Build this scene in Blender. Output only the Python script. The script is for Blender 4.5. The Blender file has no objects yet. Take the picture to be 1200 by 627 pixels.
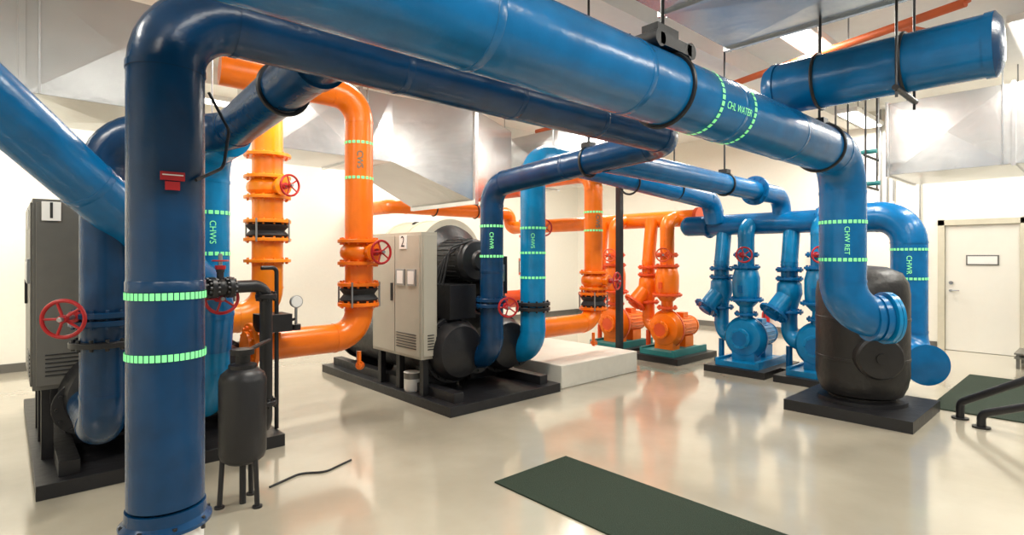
import bpy, bmesh, math
from mathutils import Vector, Quaternion, Matrix
V=Vector
# Room axes: X runs along the pipe headers, Y along the chillers, Z up (metres).
# ------------------------------------------------------------------ materials
MATS={}
def mat(name,col,rough=.45,metal=0.,bump=.0,scale=8.,var=.0,emit=None,coat=0.,estr=1.,spec=.5):
    m=bpy.data.materials.new(name); m.use_nodes=True
    nt=m.node_tree; bs=nt.nodes['Principled BSDF']
    bs.inputs['Base Color'].default_value=(*col,1)
    bs.inputs['Roughness'].default_value=rough
    bs.inputs['Metallic'].default_value=metal
    bs.inputs['Specular IOR Level'].default_value=spec
    if coat: 
        bs.inputs['Coat Weight'].default_value=coat
        bs.inputs['Coat Roughness'].default_value=.10
    if emit:
        bs.inputs['Emission Color'].default_value=(*emit,1)
        bs.inputs['Emission Strength'].default_value=estr
    tc=nt.nodes.new('ShaderNodeTexCoord')
    n=nt.nodes.new('ShaderNodeTexNoise'); n.inputs['Scale'].default_value=scale; n.inputs['Detail'].default_value=4
    nt.links.new(tc.outputs['Object'],n.inputs['Vector'])
    if var:
        mix=nt.nodes.new('ShaderNodeMix'); mix.data_type='RGBA'
        mix.inputs[6].default_value=(*[c*(1-var) for c in col],1)
        mix.inputs[7].default_value=(*[min(1,c*(1+var)) for c in col],1)
        nt.links.new(n.outputs['Fac'],mix.inputs[0]); nt.links.new(mix.outputs[2],bs.inputs['Base Color'])
    if bump:
        b=nt.nodes.new('ShaderNodeBump'); b.inputs['Strength'].default_value=bump; b.inputs['Distance'].default_value=.02
        nt.links.new(n.outputs['Fac'],b.inputs['Height']); nt.links.new(b.outputs['Normal'],bs.inputs['Normal'])
    MATS[name]=m; return m
mat('navy',(.001,.036,.105),.26,bump=.3,scale=7,var=.45,spec=.42)
mat('blue',(.0,.122,.325),.24,bump=.25,scale=7,var=.35,spec=.45)
mat('sky',(.002,.195,.43),.26,bump=.25,scale=7,var=.35,spec=.45)
mat('orange',(.88,.175,.003),.28,bump=.2,scale=7,var=.16,spec=.5)
mat('amber',(.88,.25,.006),.3,bump=.2,scale=7,var=.16,spec=.5)
mat('vermil',(.75,.085,.012),.4,bump=.1,var=.15)
mat('red',(.42,.008,.011),.33,var=.15)
mat('black',(.010,.010,.012),.42,bump=.2,scale=14,var=.3)
mat('rubber',(.02,.02,.022),.7,bump=.3,scale=30,var=.3)
mat('foam',(.012,.011,.011),.42,bump=.3,scale=14,var=.3)
mat('steel',(.35,.36,.37),.35,.8,var=.1)
mat('cab',(.44,.41,.34),.4,.1,var=.06)
mat('cabdark',(.15,.145,.13),.35,.25,var=.12)
mat('cream',(.62,.58,.46),.45,var=.1)
mat('duct',(.56,.565,.565),.27,.82,bump=.3,scale=3,var=.14)
mat('white',(.82,.81,.78),.5,var=.03)
mat('wall',(.85,.83,.75),.6,bump=.05,scale=20,var=.03)
mat('ceil',(.84,.83,.80),.7,var=.04)
mat('conc',(.66,.63,.55),.5,bump=.15,scale=15,var=.06)
mat('green',(.22,.80,.30),.5,emit=(.2,.9,.35),estr=.4)  # marking tape, no lamp; slight glow added to brighten the bands
mat('matgreen',(.012,.030,.014),.85,bump=.9,scale=180,var=.5)
mat('door',(.80,.775,.70),.45,var=.02)
mat('rust',(.62,.12,.03),.5,var=.2)
mat('lamp',(1,1,.95),.5,emit=(1,.98,.93),estr=7.)
mat('teal',(.02,.20,.20),.45,var=.2)
mat('text',(.02,.02,.02),.6)
# epoxy floor
fm=mat('epoxy',(.52,.47,.37),.2,coat=.6)
nt=fm.node_tree; bs=nt.nodes['Principled BSDF']
tc=nt.nodes.new('ShaderNodeTexCoord'); n1=nt.nodes.new('ShaderNodeTexNoise'); n1.inputs['Scale'].default_value=.8; n1.inputs['Detail'].default_value=7
cr=nt.nodes.new('ShaderNodeValToRGB'); cr.color_ramp.elements[0].position=.3; cr.color_ramp.elements[0].color=(.33,.295,.225,1)
cr.color_ramp.elements[1].position=.7; cr.color_ramp.elements[1].color=(.47,.43,.34,1)
nt.links.new(tc.outputs['Object'],n1.inputs['Vector']); nt.links.new(n1.outputs['Fac'],cr.inputs[0]); nt.links.new(cr.outputs[0],bs.inputs['Base Color'])
mr=nt.nodes.new('ShaderNodeMapRange'); mr.inputs['To Min'].default_value=.06; mr.inputs['To Max'].default_value=.18
nt.links.new(n1.outputs['Fac'],mr.inputs['Value']); nt.links.new(mr.outputs[0],bs.inputs['Roughness'])
n2=nt.nodes.new('ShaderNodeTexNoise'); n2.inputs['Scale'].default_value=9; nt.links.new(tc.outputs['Object'],n2.inputs['Vector'])
bp=nt.nodes.new('ShaderNodeBump'); bp.inputs['Strength'].default_value=.05; bp.inputs['Distance'].default_value=.02
nt.links.new(n2.outputs['Fac'],bp.inputs['Height']); nt.links.new(bp.outputs['Normal'],bs.inputs['Normal'])

# ------------------------------------------------------------------ mesh builder
def basis(ax):
    ax=V(ax).normalized(); h=V((0,0,1)) if abs(ax.z)<.9 else V((1,0,0))
    a=ax.cross(h).normalized(); return ax,a,ax.cross(a).normalized()
class B:
    def __init__(s): s.v=[];s.f=[];s.m=[];s.mats=[]
    def mi(s,m):
        if m not in s.mats: s.mats.append(m)
        return s.mats.index(m)
    def add(s,vs,fs,m):
        o=len(s.v); s.v+= [tuple(p) for p in vs]; i=s.mi(m)
        for f in fs: s.f.append([k+o for k in f]); s.m.append(i)
    def box(s,a,b,m,rz=0.,c=None):
        x0,y0,z0=a;x1,y1,z1=b
        vs=[V((x,y,z)) for z in(z0,z1) for y in (y0,y1) for x in (x0,x1)]
        if rz:
            c=V(c) if c else (V(a)+V(b))/2; R=Matrix.Rotation(rz,3,'Z'); vs=[R@(p-c)+c for p in vs]
        s.add(vs,[(0,2,3,1),(4,5,7,6),(0,1,5,4),(2,6,7,3),(0,4,6,2),(1,3,7,5)],m)
    def lathe(s,c,ax,prof,m,seg=32):
        ax,a,b=basis(ax); c=V(c); vs=[];fs=[];n=len(prof)
        for r,h in prof:
            for k in range(seg):
                t=2*math.pi*k/seg; vs.append(c+ax*h+(a*math.cos(t)+b*math.sin(t))*max(r,.0004))
        for i in range(n-1):
            for k in range(seg):
                k2=(k+1)%seg; fs.append((i*seg+k,i*seg+k2,(i+1)*seg+k2,(i+1)*seg+k))
        fs.append(tuple(range(seg))); fs.append(tuple((n-1)*seg+k for k in range(seg)))
        s.add(vs,fs,m)
    def cyl(s,p0,p1,r,m,r1=None,seg=28):
        p0=V(p0);p1=V(p1); L=(p1-p0).length
        s.lathe(p0,p1-p0,[(r,0),(r if r1 is None else r1,L)],m,seg)
    def torus(s,c,ax,R,r,m,seg=32,ms=8):
        ax,a,b=basis(ax); c=V(c); vs=[];fs=[]
        for k in range(seg):
            t=2*math.pi*k/seg; d=a*math.cos(t)+b*math.sin(t)
            for j in range(ms):
                u=2*math.pi*j/ms; vs.append(c+d*(R+r*math.cos(u))+ax*r*math.sin(u))
        for k in range(seg):
            for j in range(ms):
                fs.append((k*ms+j,((k+1)%seg)*ms+j,((k+1)%seg)*ms+(j+1)%ms,k*ms+(j+1)%ms))
        s.add(vs,fs,m)
    def tube(s,pts,r,m,bend=None,seg=32,seams=True,laps=0):
        pts=[V(p) for p in pts]; bend=bend or r*1.9; out=[pts[0]]; sm=[]
        for i in range(1,len(pts)-1):
            p=pts[i];a=pts[i-1]-p;b=pts[i+1]-p; la=a.length;lb=b.length;a.normalize();b.normalize()
            th=a.angle(b)
            if th>math.pi-.03: out.append(p); continue
            R=bend;t=R/math.tan(th/2)
            lim=min(la*(.92 if i==1 else .49),lb*(.92 if i==len(pts)-2 else .49))
            if t>lim: R*=lim/t;t=lim
            c=p+(a+b).normalized()*(R/math.sin(th/2)); s0=p+a*t-c; e0=p+b*t-c; w=math.pi-th;n=max(4,int(w/ .17))
            for k in range(n+1):
                q=k/n; out.append(c+(s0*math.sin((1-q)*w)+e0*math.sin(q*w))/math.sin(w))
            sm+= [(p+a*t,a),(p+b*t,b)]
        out.append(pts[-1])
        T=[]
        for i in range(len(out)):
            t=V((0,0,0))
            if i>0: t+=(out[i]-out[i-1]).normalized()
            if i<len(out)-1: t+=(out[i+1]-out[i]).normalized()
            T.append(t.normalized())
        _,nrm,_b=basis(T[0]); vs=[];fs=[]
        for i,p in enumerate(out):
            if i: nrm=T[i-1].rotation_difference(T[i])@nrm
            bn=T[i].cross(nrm).normalized(); nn=bn.cross(T[i]).normalized()
            for k in range(seg):
                t=2*math.pi*k/seg; vs.append(p+(nn*math.cos(t)+bn*math.sin(t))*r)
        for i in range(len(out)-1):
            for k in range(seg):
                k2=(k+1)%seg; fs.append((i*seg+k,i*seg+k2,(i+1)*seg+k2,(i+1)*seg+k))
        fs.append(tuple(range(seg)));fs.append(tuple((len(out)-1)*seg+k for k in range(seg)))
        s.add(vs,fs,m)
        if seams and r>.09:
            for p,d in sm: s.cyl(p-d*.012,p+d*.012,r+.004,m)
        if laps:   # jacket laps on long straight runs
            for i in range(len(out)-1):
                d=out[i+1]-out[i];L=d.length
                if L>laps*1.2:
                    d.normalize();n=int(L/laps)
                    for k in range(1,n+1):
                        q=out[i]+d*(L*k/(n+1)); s.lathe(q-d*.02,d,[(r+.0005,0),(r+.003,.002),(r+.003,.036),(r+.0005,.04)],m,seg)
    def flange(s,c,ax,r,m,th=.035,bolts=12,bm='steel',k=1.45):
        c=V(c);ax,a,b=basis(ax); R=r*k+.01
        s.lathe(c-ax*th/2,ax,[(R-.004,0),(R,.004),(R,th-.004),(R-.004,th)],m,36)
        for i in range(bolts):
            t=2*math.pi*i/bolts; q=c+(a*math.cos(t)+b*math.sin(t))*(R+r*1.02)/2
            s.cyl(q-ax*(th/2+.018),q+ax*(th/2+.018),.012,bm if bm!='steel' else m,seg=6)
    def flex(s,c,ax,r,L,m='rubber',fm='orange'):
        c=V(c);ax=V(ax).normalized()
        prof=[(r*1.1,-L/2),(r*1.15,-L*.4),(r*1.38,-L*.25),(r*1.1,0),(r*1.38,L*.25),(r*1.15,L*.4),(r*1.1,L/2)]
        s.lathe(c,ax,prof,m)
        s.flange(c-ax*L/2,ax,r,fm);s.flange(c+ax*L/2,ax,r,fm)
        _,a,b=basis(ax)
        for i in range(4):
            t=math.pi/4+i*math.pi/2;q=c+(a*math.cos(t)+b*math.sin(t))*r*1.5
            s.cyl(q-ax*L*.62,q+ax*L*.62,.01,'steel',seg=8)
    def wheel(s,c,ax,R,m='red',stem=.25,sm='steel'):
        c=V(c);ax,a,b=basis(ax)
        s.torus(c,ax,R,R*.11,m,30,8); s.cyl(c-ax*.02,c+ax*.025,R*.22,m)
        for i in range(5):
            t=2*math.pi*i/5; s.cyl(c,c+(a*math.cos(t)+b*math.sin(t))*R,R*.075,m,seg=8)
        s.cyl(c-ax*stem,c+ax*.05,.014,sm,seg=10); s.cyl(c-ax*stem,c-ax*stem*.55,.035,m,seg=14)
    def valve(s,c,ax,r,L,m,wdir,wr=.13,wst=.22,fm=None,side=None):
        c=V(c);ax=V(ax).normalized();wd=V(wdir).normalized();fm=fm or m
        s.lathe(c,ax,[(r,-L/2),(r*1.05,-L*.35),(r*1.32,-L*.18),(r*1.36,0),(r*1.32,L*.18),(r*1.05,L*.35),(r,L/2)],m)
        s.flange(c-ax*L/2,ax,r,fm);s.flange(c+ax*L/2,ax,r,fm)
        s.cyl(c,c+wd*(r*1.3+.07),r*.5,m); s.lathe(c+wd*(r*1.3+.05),wd,[(r*.62,0),(r*.62,.03)],fm)
        s.wheel(c+wd*(r*1.3+.07+wst),wd,wr,'red',wst)
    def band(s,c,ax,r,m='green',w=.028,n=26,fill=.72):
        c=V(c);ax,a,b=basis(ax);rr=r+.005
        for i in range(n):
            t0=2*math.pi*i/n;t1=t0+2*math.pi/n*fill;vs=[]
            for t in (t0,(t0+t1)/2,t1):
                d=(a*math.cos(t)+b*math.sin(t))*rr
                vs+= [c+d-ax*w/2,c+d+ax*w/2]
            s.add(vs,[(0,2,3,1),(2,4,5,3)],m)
    def text(s,txt,c,ax,face,r,size,m='green',flat=False):
        """text written along ax, facing 'face', wrapped on a cylinder of radius r about the line (c,ax)"""
        cu=bpy.data.curves.new('t','FONT');cu.body=txt;cu.size=size;cu.align_x='CENTER';cu.align_y='CENTER'
        ob=bpy.data.objects.new('t',cu);me=bpy.data.meshes.new_from_object(ob)
        ax=V(ax).normalized();f=V(face);f=(f-ax*f.dot(ax)).normalized();up=f.cross(ax);c=V(c)
        vs=[]
        for p in me.vertices:
            if flat: vs.append(c+ax*p.co.x+up*p.co.y+f*r)
            else:
                t=p.co.y/r; vs.append(c+ax*p.co.x+(f*math.cos(t)+up*math.sin(t))*(r+.006))
        s.add(vs,[tuple(q.vertices) for q in me.polygons],m)
        bpy.data.objects.remove(ob);bpy.data.meshes.remove(me)
    def finish(s,name,bevel=0,ang=38):
        me=bpy.data.meshes.new(name);me.from_pydata(s.v,[],s.f)
        for m in s.mats: me.materials.append(MATS[m])
        for p,i in zip(me.polygons,s.m): p.material_index=i;p.use_smooth=True
        bm=bmesh.new();bm.from_mesh(me);bmesh.ops.recalc_face_normals(bm,faces=bm.faces[:]);bm.to_mesh(me);bm.free()
        me.set_sharp_from_angle(angle=math.radians(ang)); me.update()
        o=bpy.data.objects.new(name,me);bpy.context.scene.collection.objects.link(o)
        if bevel:
            md=o.modifiers.new('bevel','BEVEL');md.width=bevel;md.segments=2;md.limit_method='ANGLE';md.angle_limit=math.radians(60)
        return o
CEIL=4.3
def hanger(b,c,ax,r,top=CEIL,m='black'):
    c=V(c);ax=V(ax).normalized()
    b.torus(c,ax,r+.008,.013,m,40,6)
    b.box((c.x-.05,c.y-.05,c.z+r+.0),(c.x+.05,c.y+.05,c.z+r+.05),m)
    b.cyl((c.x,c.y,c.z+r),(c.x,c.y,top),.011,m,seg=8)

# ------------------------------------------------------------------ room
UX0,UX1,VY0,VY1=-4.,11.95,-4.,10.3
b=B();b.box((UX0-.2,VY0,-.2),(UX1+.2,VY1+.2,0),'epoxy');b.finish('floor')
b=B();b.box((UX0-.2,VY0,CEIL),(UX1+.2,VY1+.2,CEIL+.15),'ceil');b.finish('ceiling')
b=B();b.box((UX0,VY1,0),(UX1+.2,VY1+.2,CEIL),'wall');b.finish('wall_north')
b=B();b.box((UX0-.2,VY0,0),(UX0,VY1+.2,CEIL),'wall');b.finish('wall_west')
b=B();b.box((UX1,VY0,0),(UX1+.2,VY1,CEIL),'wall');b.finish('wall_east')
b=B();b.box((UX0,VY1-.02,0),(UX1,VY1,.12),'cabdark');b.finish('baseboard_north')
b=B();b.box((UX1-.02,VY0,0),(UX1,.93,.12),'cabdark');b.box((UX1-.02,2.12,0),(UX1,VY1-.02,.12),'cabdark');b.finish('baseboard_east')
# door
b=B();y0,y1=1.05,2.0;x=UX1-.005
b.box((x-.045,y0,0.005),(x,y1,2.12),'door')
for a,c in (((x-.08,y0-.10,0),(x,y0-.004,2.22)),((x-.08,y1+.004,0),(x,y1+.10,2.22)),((x-.08,y0-.10,2.124),(x,y1+.10,2.22))): b.box(a,c,'cream')
b.box((x-.056,1.3,1.45),(x-.045,1.72,1.62),'cabdark');b.box((x-.06,1.32,1.47),(x-.055,1.70,1.60),'white')
b.cyl((x-.045,1.92,1.02),(x-.12,1.92,1.02),.02,'steel');b.tube([(x-.11,1.92,1.02),(x-.11,1.80,1.02)],.011,'steel',seams=False)
b.cyl((x-.045,1.92,1.15),(x-.07,1.92,1.15),.03,'steel')
b.finish('door_1',.004)
# roof beams
b=B()
for yy in (-1.,3.3,8.6):
    b.box((UX0,yy,CEIL-.28),(UX1,yy+.2,CEIL),'ceil')
b.finish('ceiling_beam')
# light fixtures; those behind the camera are added fill lights
def fixture(x,y,z=4.0,L=1.5,W=.32,rot=0,E=70,along='x'):
    b=B();lx,ly=(L/2,W/2) if along=='x' else (W/2,L/2)
    b.box((x-lx,y-ly,z),(x+lx,y+ly,z+.07),'white')
    b.box((x-lx+.03,y-ly+.03,z-.015),(x+lx-.03,y+ly-.03,z),'lamp')
    for k in (-.8,.8): b.cyl((x+lx*k,y+ly*k,z+.05),(x+lx*k,y+ly*k,CEIL),.008,'steel',seg=8)
    o=b.finish('ceiling_and_fill_light')
    ld=bpy.data.lights.new('tube_and_fill_light','AREA');ld.shape='RECTANGLE';ld.size=2*lx;ld.size_y=2*ly;ld.energy=E;ld.color=(1,.955,.865)
    lo=bpy.data.objects.new('tube_and_fill_light',ld);bpy.context.scene.collection.objects.link(lo);lo.location=(x,y,z-.03);lo.parent=o
for x,y in ((-1.5,-.5),(.9,-.8),(2.4,-.6),(5.4,-1.),(8.,-1.),(-1.8,3.4),(2.4,3.2),(6.6,2.3),(8.2,.6),(10.9,3.0),(11.2,.3),(2.5,5.6),(-2.,7.5),(5.9,5.4),(8.8,5.2),(9.,8.0),(5.9,9.3),(2.5,9.3),(-.5,9.4)):
    fixture(x,y,E=80 if y>2 else 70,z=3.95)

# ------------------------------------------------------------------ big blue pipework
MV=1.66;MZ=2.495;MR=.185
b=B()
b.tube([(-1.6,MV,MZ),(5.52,MV,MZ),(5.52,MV,1.05),(5.78,MV-.25,1.05)],MR,'blue',.33,40,laps=1.1)
d=V((.72,-.69,0)).normalized()
e=V((5.74,MV-.21,1.05))
for q in (-.09,-.02): b.cyl(e+d*q,e+d*(q+.045),MR+.02,'blue',seg=40)
b.cyl(e+d*.05,e+d*.08,MR+.045,'sky',seg=40);b.lathe(e+d*.085,d,[(MR+.045,0),(MR+.045,.025),(MR*.8,.03),(MR*.75,.05),(0,.055)],'sky',40)
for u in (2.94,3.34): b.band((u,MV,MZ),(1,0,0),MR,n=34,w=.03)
b.text('CHL WATER',(3.14,MV,MZ),(1,0,0),(0,-1,-.25),MR,.055)
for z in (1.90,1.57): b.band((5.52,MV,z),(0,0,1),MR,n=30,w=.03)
b.text('CHW RET',(5.52,MV,1.735),(0,0,-1),(-.9,-.45,0),MR,.055)
hanger(b,(2.62,MV,MZ),(1,0,0),MR);b.box((2.45,MV-.10,MZ+MR+.0),(2.75,MV+.12,MZ+MR+.06),'black');b.box((2.5,MV-.05,MZ+MR+.06),(2.7,MV+.05,MZ+MR+.14),'black')
b.cyl((2.45,MV-.1,MZ+MR+.03),(2.45,MV+.12,MZ+MR+.03),.045,'black');b.cyl((2.75,MV-.1,MZ+MR+.03),(2.75,MV+.12,MZ+MR+.03),.045,'black')
hanger(b,(4.95,MV,MZ),(1,0,0),MR);hanger(b,(.1,MV,MZ),(1,0,0),MR)
b.finish('chilled_water_return_pipe')

b=B();r=.128;LV=2.42;LZ=2.54
b.tube([(.45,LV,.68),(.45,LV,LZ),(3.98,LV,LZ),(3.98,4.68,2.38),(3.98,4.68,.46),(3.98,5.05,.46)],r,'navy',.24,40,laps=1.0)
b.lathe((.45,LV,.60),(0,0,1),[(r+.025,0),(r+.025,.012),(r+.006,.03),(r+.004,.07)],'navy',40)
for k in range(8):
    t=k*math.pi/4; b.cyl((.45+(r+.014)*math.cos(t),LV+(r+.014)*math.sin(t),.58),(.45+(r+.014)*math.cos(t),LV+(r+.014)*math.sin(t),.625),.008,'black',seg=6)
b.lathe((.45,LV,0),(0,0,1),[(r+.05,0),(r+.05,.02),(r-.003,.03),(r-.003,.60)],'white',40)
for z in (1.455,1.235): b.band((.45,LV,z),(0,0,1),r,n=44,w=.026,fill=.8)
for z in (1.93,1.60): b.band((3.98,4.68,z),(0,0,1),r,n=22)
b.text('CHWR',(3.98,4.68,1.77),(0,0,-1),(-.67,-.74,0),r,.06)
hanger(b,(3.98,3.3,2.47),(0,1,0),r)
# branch to first chiller
b.tube([(1.1,LV,LZ),(1.1,4.0,2.42),(.46,4.28,2.36),(.46,4.28,.5),(.46,5.2,.5)],.125,'navy',.24,36)
b.cyl((1.1,LV+.12,LZ-.01),(1.1,LV+.2,LZ-.01),.14,'navy')
hanger(b,(1.1,3.0,2.49),(0,1,0),.125)
# gauge line on riser
b.tube([(.60,LV+.02,2.25),(.66,LV-.03,2.1),(.64,LV-.03,1.95),(.52,LV-.13,1.88)],.006,'black',.05,8,seams=False)
b.finish('chilled_water_header_pipe')
# red tag on front of riser
b=B();c=V((.45,LV,1.885));f=V((-.05,-1,0)).normalized();a=V((1,-.05,0))
p=c+f*(r+.008)
def quadbox(b,p,a,f,w,h,t,m):
    a=V(a).normalized();f=V(f).normalized();z=V((0,0,1));vs=[p+a*i*w/2+z*j*h/2+f*k*t for k in(0,1) for j in(-1,1) for i in(-1,1)]
    b.add(vs,[(0,2,3,1),(4,5,7,6),(0,1,5,4),(2,6,7,3),(0,4,6,2),(1,3,7,5)],m)
quadbox(b,p,a,f,.075,.03,.015,'red');quadbox(b,p+V((0,0,-.034)),a,f,.045,.03,.012,'red');quadbox(b,p+V((0,0,.004))+f*.015,a,f,.065,.004,.002,'white')
b.finish('red_pipe_tag')

# diagonal feeder joining first chiller
b=B()
b.tube([(-1.9,2.55,3.85),(-.35,3.62,2.66),(1.16,4.62,1.30),(1.16,4.7,.9)],.155,'blue',.3,36,laps=1.2)
b.tube([(1.12,4.05,2.41),(1.16,4.7,2.41),(1.16,4.7,.46),(1.16,5.2,.46)],.14,'sky',.24,36)
for z in (1.93,1.62): b.band((1.16,4.7,z),(0,0,1),.14,n=22)
b.text('CHWS',(1.16,4.7,1.78),(0,0,-1),(-.1,-.98,0),.14,.06)
b.finish('chilled_water_supply_pipe')

# second chiller light blue riser and header
b=B()
b.tube([(4.62,5.05,.46),(4.62,4.68,.46),(4.62,4.68,2.8),(8.3,4.68,2.72)],.15,'sky',.27,36)
for z in (1.93,1.64,1.35): b.band((4.62,4.68,z),(0,0,1),.15,n=22)
b.text('CHWS',(4.62,4.68,1.78),(0,0,-1),(-.72,-.7,0),.15,.06)
b.tube([(3.98,3.1,2.47),(7.83,3.1,2.42),(7.83,3.1,2.05)],.12,'blue',seams=False)
b.tube([(4.7,4.0,2.6),(7.6,4.0,2.42),(7.7,4.0,2.1)],.14,'blue')
b.lathe((4.71,4.0,2.6),(-1,0,0),[(.14,0),(.13,.05),(.08,.09),(0,.1)],'blue')
b.flange((7.0,3.1,2.43),(1,0,0),.12,'blue');hanger(b,(6.2,3.1,2.44),(1,0,0),.12);hanger(b,(6.0,4.68,2.77),(1,0,0),.15)
for u in (5.6,6.6): hanger(b,(u,4.0,2.5),(1,0,0),.14)
b.finish('chilled_water_supply_pipe')

# upper right pipe with capped end
b=B();pu=4.64;pz=2.945
b.tube([(pu,.55,pz),(pu,1.86,pz)],.20,'blue',seg=40)
b.cyl((pu,.52,pz),(pu,.57,pz),.207,'blue',seg=40);b.lathe((pu,.52,pz),(0,-1,0),[(.207,0),(.16,.03),(.0,.045)],'navy',40)
for v in (1.0,1.55):
    b.torus((pu,v,pz),(0,1,0),.208,.012,'black',36,6)
b.cyl((pu-.27,1.0,pz-.22),(pu+.27,1.0,pz-.22),.02,'black');
for s_ in (-.24,.24): b.cyl((pu+s_,1.0,pz-.28),(pu+s_,1.0,CEIL),.009,'black',seg=8)
b.lathe((pu,1.84,pz),(0,1,0),[(.21,0),(.21,.04),(.18,.09),(0,.12)],'blue',40)
b.cyl((pu,1.55,pz+.2),(pu,1.55,CEIL),.01,'black',seg=8)
b.finish('capped_chilled_water_pipe')

# right riser and cross header
b=B();PR=.185;rv=1.66
b.tube([(7.83,4.5,2.06),(7.83,2.3,2.06)],.15,'blue')
b.tube([(7.85,2.5,2.08),(7.85,rv,2.08),(7.85,rv,.40),(7.5,rv-.24,.40)],PR,'blue',.32,40)
ee=V((7.56,rv-.2,.40));dd=V((-.35,-.24,0)).normalized()
b.cyl(ee,ee+dd*.03,PR+.03,'blue',seg=40);b.lathe(ee+dd*.05,dd,[(PR+.04,0),(PR+.04,.03),(PR*.8,.04),(0,.045)],'blue',40)
for z in (1.68,1.34): b.band((7.85,rv,z),(0,0,1),PR,n=28)
b.text('CHWR',(7.85,rv,1.5),(0,0,-1),(-.95,-.2,0),PR,.07)
b.lathe((7.83,4.48,2.06),(0,1,0),[(.15,0),(.14,.06),(.09,.11),(0,.13)],'sky')
for v in (2.6,4.15): b.flange((7.83,v,2.06),(0,1,0),.15,'blue',k=1.2)
b.finish('chilled_water_pump_header')

# ------------------------------------------------------------------ orange condenser pipes
def condenser(name,u,v,zt,r,zrun,urun,m,zv,zf,top=None,wd=(-.6,-.8,0),bands=None):
    b=B();path=[(urun,v,zrun),(u,v,zrun),(u,v,zt)]
    if top: path+=top
    b.tube(path,r,m,r*1.9,32)
    b.flange((urun+.05,v,zrun),(1,0,0),r,m)
    b.valve((u,v,zv),(0,0,1),r,.22,m,wd,wr=.11,wst=.12)
    b.flex((u,v,zf),(0,0,1),r,.2,fm=m)
    b.cyl((u,v,zrun-r-.02),(u,v,zrun-r-.2),.022,m);b.wheel((u+.0,v-.02,zrun-r-.16),(-.4,-.9,0),.04,m,.06,m)
    if bands:
        for z in bands: b.band((u,v,z),(0,0,1),r,'green',n=20)
        b.text('CWS',(u,v,sum(bands)/len(bands)),(0,0,-1),(-.4,-.9,0),r,.08,'teal')
    return b
b=condenser('a',2.64,5.17,3.2,.138,.80,1.55,'orange',1.64,1.22,[(1.4,5.35,3.25)],(.12,-.99,0),(2.73,2.38))
b.finish('condenser_water_pipe')
b=condenser('b',2.13,6.3,3.3,.16,.95,1.5,'amber',2.35,1.88,None,(.25,-.97,0),None)
b.flange((2.13,6.3,1.55),(0,0,1),.16,'amber');b.flange((2.13,6.3,2.7),(0,0,1),.16,'amber')
b.tube([(2.13,6.3,3.2),(2.13,6.3,CEIL)],.155,'amber')
b.finish('condenser_water_pipe')
b=condenser('c',5.95,4.85,2.75,.125,.70,4.75,'orange',1.27,.99,[(5.95,6.5,2.75)],(.2,-.98,0),(2.2,1.95))
b.finish('condenser_water_pipe')
b=condenser('d',5.65,5.75,2.6,.12,1.0,4.75,'vermil',2.0,1.45,[(5.65,7.2,2.6)],(-.2,-.98,0),None)
b.finish('condenser_water_pipe')
b=B()
b.tube([(5.15,10.28,2.5),(5.15,8.75,2.5),(7.95,8.75,2.5),(7.95,8.75,2.2),(7.95,4.4,2.2)],.13,'orange')
b.cyl((7.95,4.36,2.2),(7.95,4.42,2.2),.16,'vermil')
for u in (6.,7.): hanger(b,(u,8.75,2.5),(1,0,0),.13)
b.finish('condenser_water_header_pipe')

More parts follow.
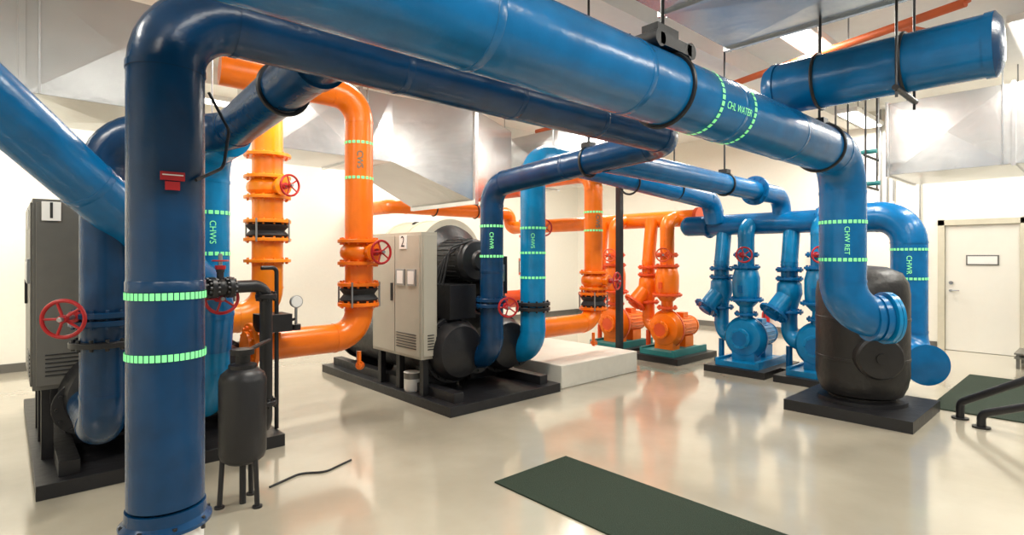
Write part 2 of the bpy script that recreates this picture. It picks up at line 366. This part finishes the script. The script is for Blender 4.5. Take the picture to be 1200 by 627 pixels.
# ------------------------------------------------------------------ chillers
def chiller(u,v,num):
    b=B()
    b.box((u,v,0),(u+1.6,v+3.,.10),'black')
    b.box((u+.12,v+.1,.10),(u+.24,v+2.9,.2),'black');b.box((u+1.36,v+.1,.10),(u+1.48,v+2.9,.2),'black')
    def barrel(cx,cz,r,m,v0,v1):
        b.cyl((u+cx,v+v0,cz),(u+cx,v+v1,cz),r,m,seg=40)
        for q in (v0,v1): b.flange((u+cx,v+q,cz),(0,1,0),r*.9,'black',th=.06,bolts=20,k=1.22)
        for q,s in ((v0,-1),(v1,1)): b.lathe((u+cx,v+q,cz),(0,s,0),[(r*1.0,0),(r*1.0,.12),(r*.85,.2),(r*.4,.25),(0,.26)],'black',36)
        b.box((u+cx-r*.8,v+v0+.25,.1),(u+cx+r*.8,v+v0+.33,cz),'black');b.box((u+cx-r*.8,v+v1-.33,.1),(u+cx+r*.8,v+v1-.25,cz),'black')
    barrel(.47,.55,.33,'foam',.62,2.65);barrel(1.18,.55,.31,'foam',.62,2.65)
    barrel(1.18,1.12,.2,'black',.9,2.5)
    # compressor, motor, volute
    dx=.98
    b.cyl((u+dx,v+1.35,1.58),(u+dx,v+2.3,1.58),.48,'cream',seg=44)
    for q in (1.35,1.8,2.3): b.cyl((u+dx,v+q-.02,1.58),(u+dx,v+q+.02,1.58),.5,'cream',seg=44)
    b.lathe((u+dx,v+1.33,1.58),(0,-1,0),[(.42,0),(.38,.1),(.28,.18),(.25,.25)],'black',36)
    mz=1.55
    b.cyl((u+.8,v+.62,mz),(u+.8,v+1.12,mz),.25,'black',seg=36)
    for k in range(24):
        t=2*math.pi*k/24; b.cyl((u+.8+.255*math.cos(t),v+.68,mz+.255*math.sin(t)),(u+.8+.255*math.cos(t),v+1.08,mz+.255*math.sin(t)),.008,'black',seg=6)
    b.lathe((u+.8,v+.62,mz),(0,-1,0),[(.25,0),(.22,.06),(.12,.09),(.1,.13)],'black',36)
    b.torus((u+.8,v+.6,mz),(0,1,0),.19,.02,'steel')
    b.tube([(u+.8,v+1.9,1.95),(u+1.42,v+1.9,1.95),(u+1.42,v+1.9,.8)],.11,'foam',.16)
    b.tube([(u+.62,v+1.1,1.3),(u+.62,v+.9,.95),(u+.5,v+.9,.7)],.1,'foam')
    b.box((u+.36,v+.5,.9),(u+.72,v+.95,1.28),'black');b.box((u+.95,v+.55,1.15),(u+1.25,v+.85,1.6),'black')
    b.box((u+.98,v+.54,1.3),(u+1.2,v+.55,1.5),'steel');b.box((u+.42,v+1.0,1.2),(u+1.2,v+1.35,1.35),'black')
    for k in range(5):
        b.tube([(u+.38,v+.7+k*.07,1.2),(u+.45,v+.62+k*.06,1.7-k*.06),(u+.75,v+.6+k*.05,1.78)],.012,'rubber',.08,8,seams=False)
    # starter / control cabinet
    two=num=='2'; m='cab' if two else 'cabdark'; W=.20 if two else .46; z0,z1=(.50,1.86) if two else (.62,2.02); va,vb=(.52,1.56) if two else (.56,1.72)
    dz=z0-.5
    b.box((u,v+va,z0),(u+W,v+vb,z1),m)
    mid=(va+vb)/2
    for y0,y1 in ((va+.02,mid-.01),(mid+.01,vb-.02)): b.box((u-.012,v+y0,z0+.03),(u,v+y1,z1-.03),m)
    b.box((u+.02,v+va-.015,z0+.03),(u+W-.02,v+va,z1-.03),m)
    for k in range(6):
        b.box((u-.018,v+.6,z0+.1+k*.03),(u-.01,v+1.0,z0+.11+k*.03),'black')
        b.box((u+.07,v+va-.022,z0+.1+k*.03),(u+W-.05,v+va-.014,z0+.11+k*.03),'black')
    b.box((u-.03,v+.6,1.28+dz),(u-.01,v+.76,1.46+dz),'steel');b.box((u-.03,v+.82,1.28+dz),(u-.01,v+1.0,1.46+dz),'steel')
    for a_ in (.62,.84): b.box((u-.034,v+a_,1.30+dz),(u-.029,v+a_+.12,1.44+dz),'white')
    b.box((u-.03,v+mid+.04,1.1+dz),(u-.01,v+mid+.07,1.3+dz),'black')
    for a_ in (va+.04,mid,vb-.1): b.box((u+.05,v+a_,.1),(u+.12,v+a_+.07,z0),'black')
    # number tags
    b.box((u-.022,v+.78,1.68+dz),(u-.012,v+.93,1.83+dz),'white')
    b.text(num,(u-.024,v+.855,1.755+dz),(0,-1,0),(-1,0,0),.0,.17,'text',flat=True)
    if num=='1':
        b.box((u+.05,v+va-.03,1.86),(u+.16,v+va-.015,2.0),'white');b.text(num,(u+.105,v+va-.032,1.93),(1,0,0),(0,-1,0),.0,.17,'text',flat=True)
    # nozzles / flanges
    for cx in ((.73,1.37) if num=='2' else (.31,1.01)):
        b.flange((u+cx,v+.48,.48),(0,1,0),.15,'black',k=1.35)
        b.cyl((u+cx,v+.48,.48),(u+cx,v+.62,.5),.14,'black')
    return b
b=chiller(3.25,4.45,'2')
b.wheel((3.92,4.34,1.06),(-.55,-.83,0),.10,'red',.2);
for (u,v,z,c,rr) in ((3.98,4.68,1.06,'navy',.128),(4.62,4.68,.98,'black',.15)): b.flange((u,v,z),(0,0,1),rr,c,th=.04,k=1.3);b.flange((u,v,z+.06),(0,0,1),rr,c,th=.04,k=1.3)
b.finish('water_chiller',.004)
b=chiller(.15,4.75,'1')
b.wheel((.25,4.08,1.24),(-.45,-.89,0),.105,'red',.2);b.flange((.46,4.28,1.24),(0,0,1),.125,'navy',k=1.35);b.flange((.46,4.28,1.19),(0,0,1),.125,'navy',k=1.35);b.flange((.46,4.28,1.06),(0,0,1),.125,'black',k=1.35)
b.wheel((1.14,4.30,1.30),(-.1,-1,0),.105,'red',.25)
b.cyl((1.16,4.7,1.25),(1.16,4.7,1.33),.18,'black')
# black drain/vent piping around the first chiller
b.tube([(.75,4.2,1.38),(1.45,4.32,1.38),(1.45,4.32,.3),(1.45,4.9,.3)],.045,'black',.1,16,seams=False)
for z in (.5,1.3): b.flange((1.45,4.32,z),(0,0,1),.045,'black',bolts=6)
b.valve((1.12,4.26,1.38),(1,.17,0),.045,.12,'black',(0,0,1),wr=.05,wst=.06)
b.tube([(1.75,4.95,.1),(1.75,4.95,1.5),(1.62,4.95,1.5)],.018,'black',.04,12,seams=False)
b.tube([(1.75,4.95,1.0),(1.9,4.9,1.05)],.012,'black',.04,12,seams=False)
b.cyl((1.9,4.88,1.2),(1.9,4.91,1.2),.055,'steel');b.cyl((1.9,4.876,1.2),(1.9,4.882,1.2),.048,'white');b.cyl((1.9,4.9,1.0),(1.9,4.9,1.16),.012,'steel')
b.cyl((1.9,4.9,.95),(1.9,4.9,1.0),.04,'black')
b.box((1.6,4.85,.95),(1.85,5.1,1.1),'black')
b.finish('water_chiller',.004)

# white pail on the pad
b=B();b.lathe((3.37,5.33,.1),(0,0,1),[(.085,0),(.095,.02),(.095,.2),(.1,.21)],'white');b.lathe((3.37,5.33,.24),(0,0,1),[(.097,0),(.097,.065)],'cabdark');b.finish('plastic_pail')

# concrete plinth behind
b=B();b.box((4.95,4.52,0),(6.5,8.2,.28),'conc');b.finish('concrete_equipment_plinth',.01)
b=B();b.box((6.62,4.9,0),(6.70,4.98,CEIL),'black');b.box((6.56,4.84,0),(6.76,5.04,.02),'black');b.finish('steel_post')

# small black tank on legs
b=B();tu,tv=1.14,3.83
b.lathe((tu,tv,0),(0,0,1),[(.0,.27),(.10,.275),(.13,.30),(.142,.34),(.142,.80),(.13,.84),(.09,.875),(.07,.88)],'black')
b.lathe((tu,tv,0),(0,0,1),[(.085,.87),(.085,.90),(.045,.91),(.045,.96),(.07,.965),(.07,1.0),(0,1.01)],'black')
for k in range(3):
    t=k*2*math.pi/3+.9;c,s=math.cos(t),math.sin(t)
    b.tube([(tu+.115*c,tv+.115*s,.36),(tu+.135*c,tv+.135*s,0.)],.016,'black',seams=False,seg=12);b.cyl((tu+.135*c,tv+.135*s,0),(tu+.135*c,tv+.135*s,.012),.03,'black')
b.cyl((tu,tv,.0),(tu,tv,.28),.02,'black')
b.tube([(tu,tv,.95),(tu+.1,tv+.12,.98),(tu+.31,tv+.42,.98)],.014,'black',seams=False,seg=10)
b.finish('expansion_tank')
b=B();b.tube([(1.35,3.95,.008),(1.6,4.05,.008),(1.75,3.95,.008),(2.0,4.05,.008)],.008,'black',.1,8,seams=False);b.finish('drain_hose')

# large insulated air separator
b=B();su,sv=6.57,1.8
b.box((su-.56,sv-.56,0),(su+.56,sv+.56,.11),'black')
b.lathe((su,sv,0),(0,0,1),[(.30,.11),(.30,.17),(.36,.2),(.40,.29),(.42,.4),(.42,1.22),(.405,1.33),(.35,1.43),(.22,1.49),(0,1.51)],'foam',48)
b.cyl((su,sv,.11),(su,sv,.15),.4,'black',seg=40)
for z in (.55,.95): b.lathe((su,sv,z),(0,0,1),[(.42,0),(.424,.003),(.424,.03),(.42,.033)],'foam',48)
f=V((-.82,-.57,0)).normalized();c=V((su,sv,.62));b.cyl(c+f*.3,c+f*.47,.21,'foam',seg=36);b.lathe(c+f*.47,f,[(.21,0),(.19,.02),(.05,.025),(.05,.04)],'foam')
b.cyl((su,sv,1.5),(su,sv,1.62),.04,'black')
b.finish('air_separator_tank')

# floor mats
b=B();b.box((2.55,-2.,0),(3.3,2.97,.012),'matgreen');b.finish('rubber_floor_mat',.003)
b=B();b.box((7.2,.4,0),(9.6,1.35,.012),'matgreen');b.finish('rubber_floor_mat',.003)
# black tubular guard at right
b=B()
b.tube([(6.95,1.05,0),(6.95,1.05,.16),(6.75,.35,.62),(6.6,-.3,.95)],.035,'black',.08,16,seams=False)
b.tube([(6.72,.86,0),(6.72,.86,.13),(6.6,.5,.30),(6.5,.1,.3),(6.4,-.3,.3)],.035,'black',.08,16,seams=False)
b.cyl((6.95,1.05,0),(6.95,1.05,.015),.07,'black');b.cyl((6.72,.86,0),(6.72,.86,.015),.07,'black');b.cyl((6.6,-.3,0),(6.6,-.3,.95),.035,'black');b.cyl((6.4,-.3,0),(6.4,-.3,.3),.035,'black')
b.tube([(6.6,-.3,.3),(6.4,-.3,.3)],.03,'black',seams=False)
b.finish('black_pipe_guard_rail')
# small cart by door
b=B()
for z in (.14,.2): b.box((10.6,.5,z),(11.3,1.0,z+.02),'cabdark')
for x in (10.62,11.24):
    for y in (.52,.94): b.box((x,y,0),(x+.04,y+.04,.2),'cabdark')
b.finish('low_utility_cart')

# ------------------------------------------------------------------ pumps
def pump(u,v,m,fm,hz,n):
    b=B()
    b.box((u-.62,v-.42,0),(u+.55,v+.42,.09),'black');b.box((u-.52,v-.3,.09),(u+.45,v+.3,.16),'teal' if m=='orange' else m)
    for y in (-.3,.26): b.box((u-.52,v+y,.16),(u+.45,v+y+.04,.19),'teal' if m=='orange' else m)
    # volute
    b.lathe((u-.22,v,.47),(1,0,0),[(.12,-.13),(.24,-.11),(.29,-.04),(.29,.04),(.24,.11),(.12,.13)],m,36)
    b.box((u-.32,v-.16,.16),(u-.12,v+.16,.3),m)
    b.flange((u-.22,v,.47),(1,0,0),.2,fm,th=.03)
    b.cyl((u-.36,v,.47),(u-.44,v,.47),.10,fm);b.flange((u-.42,v,.47),(1,0,0),.09,m,bolts=8)
    b.cyl((u-.1,v,.47),(u+.05,v,.47),.09,m);
    # motor with fins
    b.cyl((u+.02,v,.47),(u+.44,v,.47),.155,m,seg=28)
    for k in range(18):
        t=2*math.pi*k/18;b.cyl((u+.06,v+.16*math.cos(t),.47+.16*math.sin(t)),(u+.40,v+.16*math.cos(t),.47+.16*math.sin(t)),.008,m,seg=5)
    b.lathe((u+.44,v,.47),(1,0,0),[(.165,0),(.15,.05),(.08,.08)],m);b.box((u+.12,v-.12,.16),(u+.36,v+.12,.33),m);b.box((u+.15,v-.06,.6),(u+.3,v+.06,.7),m)
    # discharge side: vertical spool, flanged check valve
    b.cyl((u-.22,v-.0,.7),(u-.22,v,1.0),.09,m);b.flange((u-.22,v,.80),(0,0,1),.1,fm)
    b.lathe((u-.22,v,1.0),(0,0,1),[(.10,-.1),(.17,-.02),(.18,.15),(.18,.3),(.15,.42),(.1,.48)],m,32)
    b.flange((u-.22,v,1.0),(0,0,1),.15,fm);b.flange((u-.22,v,1.45),(0,0,1),.12,fm);b.flange((u-.22,v,1.62),(0,0,1),.11,fm)
    b.tube([(u-.22,v,1.4),(u-.22,v,hz-.06),(u,v,hz)],.11,m,.15,28)
    b.box((u-.42,v-.03,1.1),(u-.38,v+.03,1.2),fm);b.cyl((u-.4,v,1.15),(u-.22,v,1.15),.03,m)
    # suction side with inclined triple-duty valve
    w=v+.42
    b.tube([(u,w,hz),(u-.1,w,1.5),(u-.1,w,1.32)],.105,m,.2,28)
    b.flange((u-.1,w,1.42),(0,0,1),.11,fm);b.flange((u-.1,w,1.30),(0,0,1),.11,fm)
    b.lathe((u-.1,w,1.15),(0,0,1),[(.1,.15),(.15,.08),(.16,-.05),(.12,-.18),(.1,-.25)],m)
    q0=V((u-.1,w,1.12));dr=V((-.55,.35,-.75)).normalized();b.cyl(q0-dr*.1,q0+dr*.36,.125,m);b.flange(q0+dr*.36,dr,.125,fm)
    b.cyl(q0+dr*.37,q0+dr*.42,.09,fm)
    b.tube([(u-.1,w,1.0),(u-.1,w,.47),(u-.22,v+.1,.47)],.1,m,.16,28);b.flange((u-.1,w,.86),(0,0,1),.11,fm)
    b.cyl((u-.1,w,.09),(u-.1,w,.4),.04,fm)
    b.cyl((u-.1,w,.0),(u-.1,w,.1),.1,'black')
    b.wheel((u-.5,v-.1,1.62),(-.8,-.6,0),.1,'red' if m!='orange' else 'vermil',.25)
    return b
for i,(v,m,fm,hz) in enumerate(((2.55,'sky','blue',2.06),(3.5,'sky','blue',2.06),(4.75,'orange','vermil',2.2),(5.75,'orange','vermil',2.2))):
    pump(7.85,v,m,fm,hz,i).finish('centrifugal_pump')

# ------------------------------------------------------------------ ducts
def crossbreak(b,p,q,r_,s_,n,h=.03):
    # sheet-metal cross-break: shallow pyramid on one duct panel
    p,q,r_,s_=map(V,(p,q,r_,s_));n=V(n);o=n*.002;c=(p+q+r_+s_)/4+n*h
    b.add([p+o,q+o,r_+o,s_+o,c],[(0,1,4),(1,2,4),(2,3,4),(3,0,4)],'duct')
def duct(a,c,axis,step=1.2,hang=True):
    b=B();b.box(a,c,'duct');i='xyz'.index(axis);p=a[i]
    while p<=c[i]+.001:
        lo=list(a);hi=list(c);
        for j in range(3):
            if j!=i: lo[j]-=.025;hi[j]+=.025
        lo[i]=p-.02;hi[i]=p+.02;b.box(lo,hi,'duct');
        e=min(p+step,c[i])
        if e-p>.3:
            if i==0:
                crossbreak(b,(p+.02,a[1],a[2]),(e-.02,a[1],a[2]),(e-.02,c[1],a[2]),(p+.02,c[1],a[2]),(0,0,-1))
                crossbreak(b,(p+.02,a[1],a[2]),(e-.02,a[1],a[2]),(e-.02,a[1],c[2]),(p+.02,a[1],c[2]),(0,-1,0))
            else:
                crossbreak(b,(a[0],p+.02,a[2]),(a[0],e-.02,a[2]),(c[0],e-.02,a[2]),(c[0],p+.02,a[2]),(0,0,-1))
                crossbreak(b,(a[0],p+.02,a[2]),(a[0],e-.02,a[2]),(a[0],e-.02,c[2]),(a[0],p+.02,c[2]),(-1,0,0))
        if hang:
            o=1-i
            for e in (a[o]-.015,c[o]+.015):
                q=[0,0];q[i]=p+.1;q[o]=e;b.cyl((q[0],q[1],a[2]),(q[0],q[1],CEIL),.008,'steel',seg=6)
        p+=step
    return b
duct((-3.5,5.6,2.85),(1.3,6.9,3.75),'x').finish('air_duct',ang=2)
b=duct((2.4,7.0,2.95),(4.1,8.2,3.9),'x')
# transition piece flaring down toward chiller two
a=[V((4.1,7.0,2.95)),V((4.1,8.2,2.95)),V((4.1,8.2,3.9)),V((4.1,7.0,3.9))];c=[V((5.2,6.5,2.42)),V((5.2,8.2,2.42)),V((5.2,8.2,3.8)),V((5.2,6.5,3.8))]
b.add(a+c,[(0,1,5,4),(1,2,6,5),(2,3,7,6),(3,0,4,7),(0,3,2,1),(4,5,6,7)],'duct')
a=c;c=[V((6.3,6.9,2.95)),V((6.3,8.2,2.95)),V((6.3,8.2,3.7)),V((6.3,6.9,3.7))]
b.add(a+c,[(0,1,5,4),(1,2,6,5),(2,3,7,6),(3,0,4,7),(0,3,2,1),(4,5,6,7)],'duct')
b.box((5.17,6.46,2.38),(5.23,8.24,3.84),'duct')
b.finish('air_duct',ang=2)
duct((9.0,-3.05,2.72),(10.5,2.15,3.7),'y',1.3).finish('air_duct',ang=2)
duct((1.6,.2,3.45),(4.75,2.35,3.88),'x',1.05).finish('air_duct',ang=2)
duct((6.7,6.2,2.9),(8.0,8.4,3.7),'y').finish('air_duct',ang=2)

# sprinkler main and wall services
b=B()
b.tube([(6.2,.9,3.82),(7.0,3.6,3.82),(7.0,7.,3.82)],.04,'rust',.3,seams=False)
b.cyl((6.2,.9,3.82),(6.2,.9,CEIL),.04,'rust');b.tube([(6.36,1.45,3.82),(7.6,.9,3.82)],.035,'rust',seams=False)
for p in ((6.5,1.9),(7.0,5.)): b.cyl((p[0],p[1],3.85),(p[0],p[1],CEIL),.008,'steel',seg=6)
b.finish('fire_sprinkler_pipe')
b=B();x=UX1
b.box((x-.1,2.3,1.5),(x,2.42,1.68),'red');b.cyl((x-.03,2.36,1.68),(x-.03,2.36,CEIL),.012,'steel',seg=8)
b.cyl((x-.1,2.36,1.59),(x-.115,2.36,1.59),.03,'white');b.finish('fire_alarm_call_point')
b=B();b.box((x-.05,2.28,1.1),(x,2.4,1.25),'white');b.box((x-.055,2.33,1.15),(x-.05,2.35,1.2),'cabdark');b.finish('light_switch')
b=B();b.box((x-.14,3.5,1.0),(x,4.1,1.9),'cab');b.box((x-.15,3.54,1.04),(x-.14,4.06,1.86),'cab');b.cyl((x-.07,3.8,1.9),(x-.07,3.8,CEIL),.02,'steel',seg=10);b.box((x-.17,3.58,1.4),(x-.15,3.6,1.5),'black');b.finish('electrical_panel',.004)
# fire extinguisher standing on the floor
b=B();ez=0.;b.lathe((x-.14,5.0,ez),(0,0,1),[(.06,0),(.08,.02),(.08,.38),(.06,.45),(.025,.48),(.025,.54)],'red');b.box((x-.18,4.98,ez+.53),(x-.10,5.02,ez+.57),'black');b.tube([(x-.16,5.0,ez+.52),(x-.23,5.0,ez+.45),(x-.23,5.0,ez+.15)],.012,'black',.05,8,seams=False);b.finish('fire_extinguisher')
b=B()
for k,v in enumerate((2.75,2.85,2.95)):
    b.tube([(x-.05,v,CEIL),(x-.05,v,2.6-.1*k)],.016,'steel',seams=False,seg=10)
b.finish('wall_conduit')
b=B()
for v in (2.2,2.55):
    for u in (8.2,8.7): b.cyl((u,v,2.5),(u,v,CEIL),.012,'black',seg=8)
    b.cyl((8.15,v,2.5),(8.75,v,2.5),.018,'black',seg=8);b.cyl((8.15,v,2.9),(8.75,v,2.9),.018,'black',seg=8)
b.cyl((8.45,2.1,2.56),(8.45,2.7,2.56),.03,'teal');b.cyl((8.3,2.1,2.96),(8.3,2.7,2.96),.03,'teal')
b.finish('pipe_support_rack')
# panels on the north wall
b=B();b.box((.6,VY1-.15,.9),(1.4,VY1,2.0),'cab');b.box((.64,VY1-.17,.94),(1.36,VY1-.15,1.96),'cab');b.finish('electrical_panel',.004)

# ------------------------------------------------------------------ world, camera
w=bpy.data.worlds.new('World');bpy.context.scene.world=w;w.use_nodes=True
w.node_tree.nodes['Background'].inputs[0].default_value=(1,.965,.91,1);w.node_tree.nodes['Background'].inputs[1].default_value=.34
cd=bpy.data.cameras.new('Camera');co=bpy.data.objects.new('Camera',cd);bpy.context.scene.collection.objects.link(co)
cd.sensor_width=36;cd.lens=19.5;cd.shift_y=-.011;cd.clip_start=.05
co.location=(0,0,1.6);co.rotation_euler=(math.radians(90),0,math.radians(-42.47))
bpy.context.scene.camera=co
vs=bpy.context.scene.view_settings;vs.view_transform='Standard';vs.look='None';vs.exposure=.05
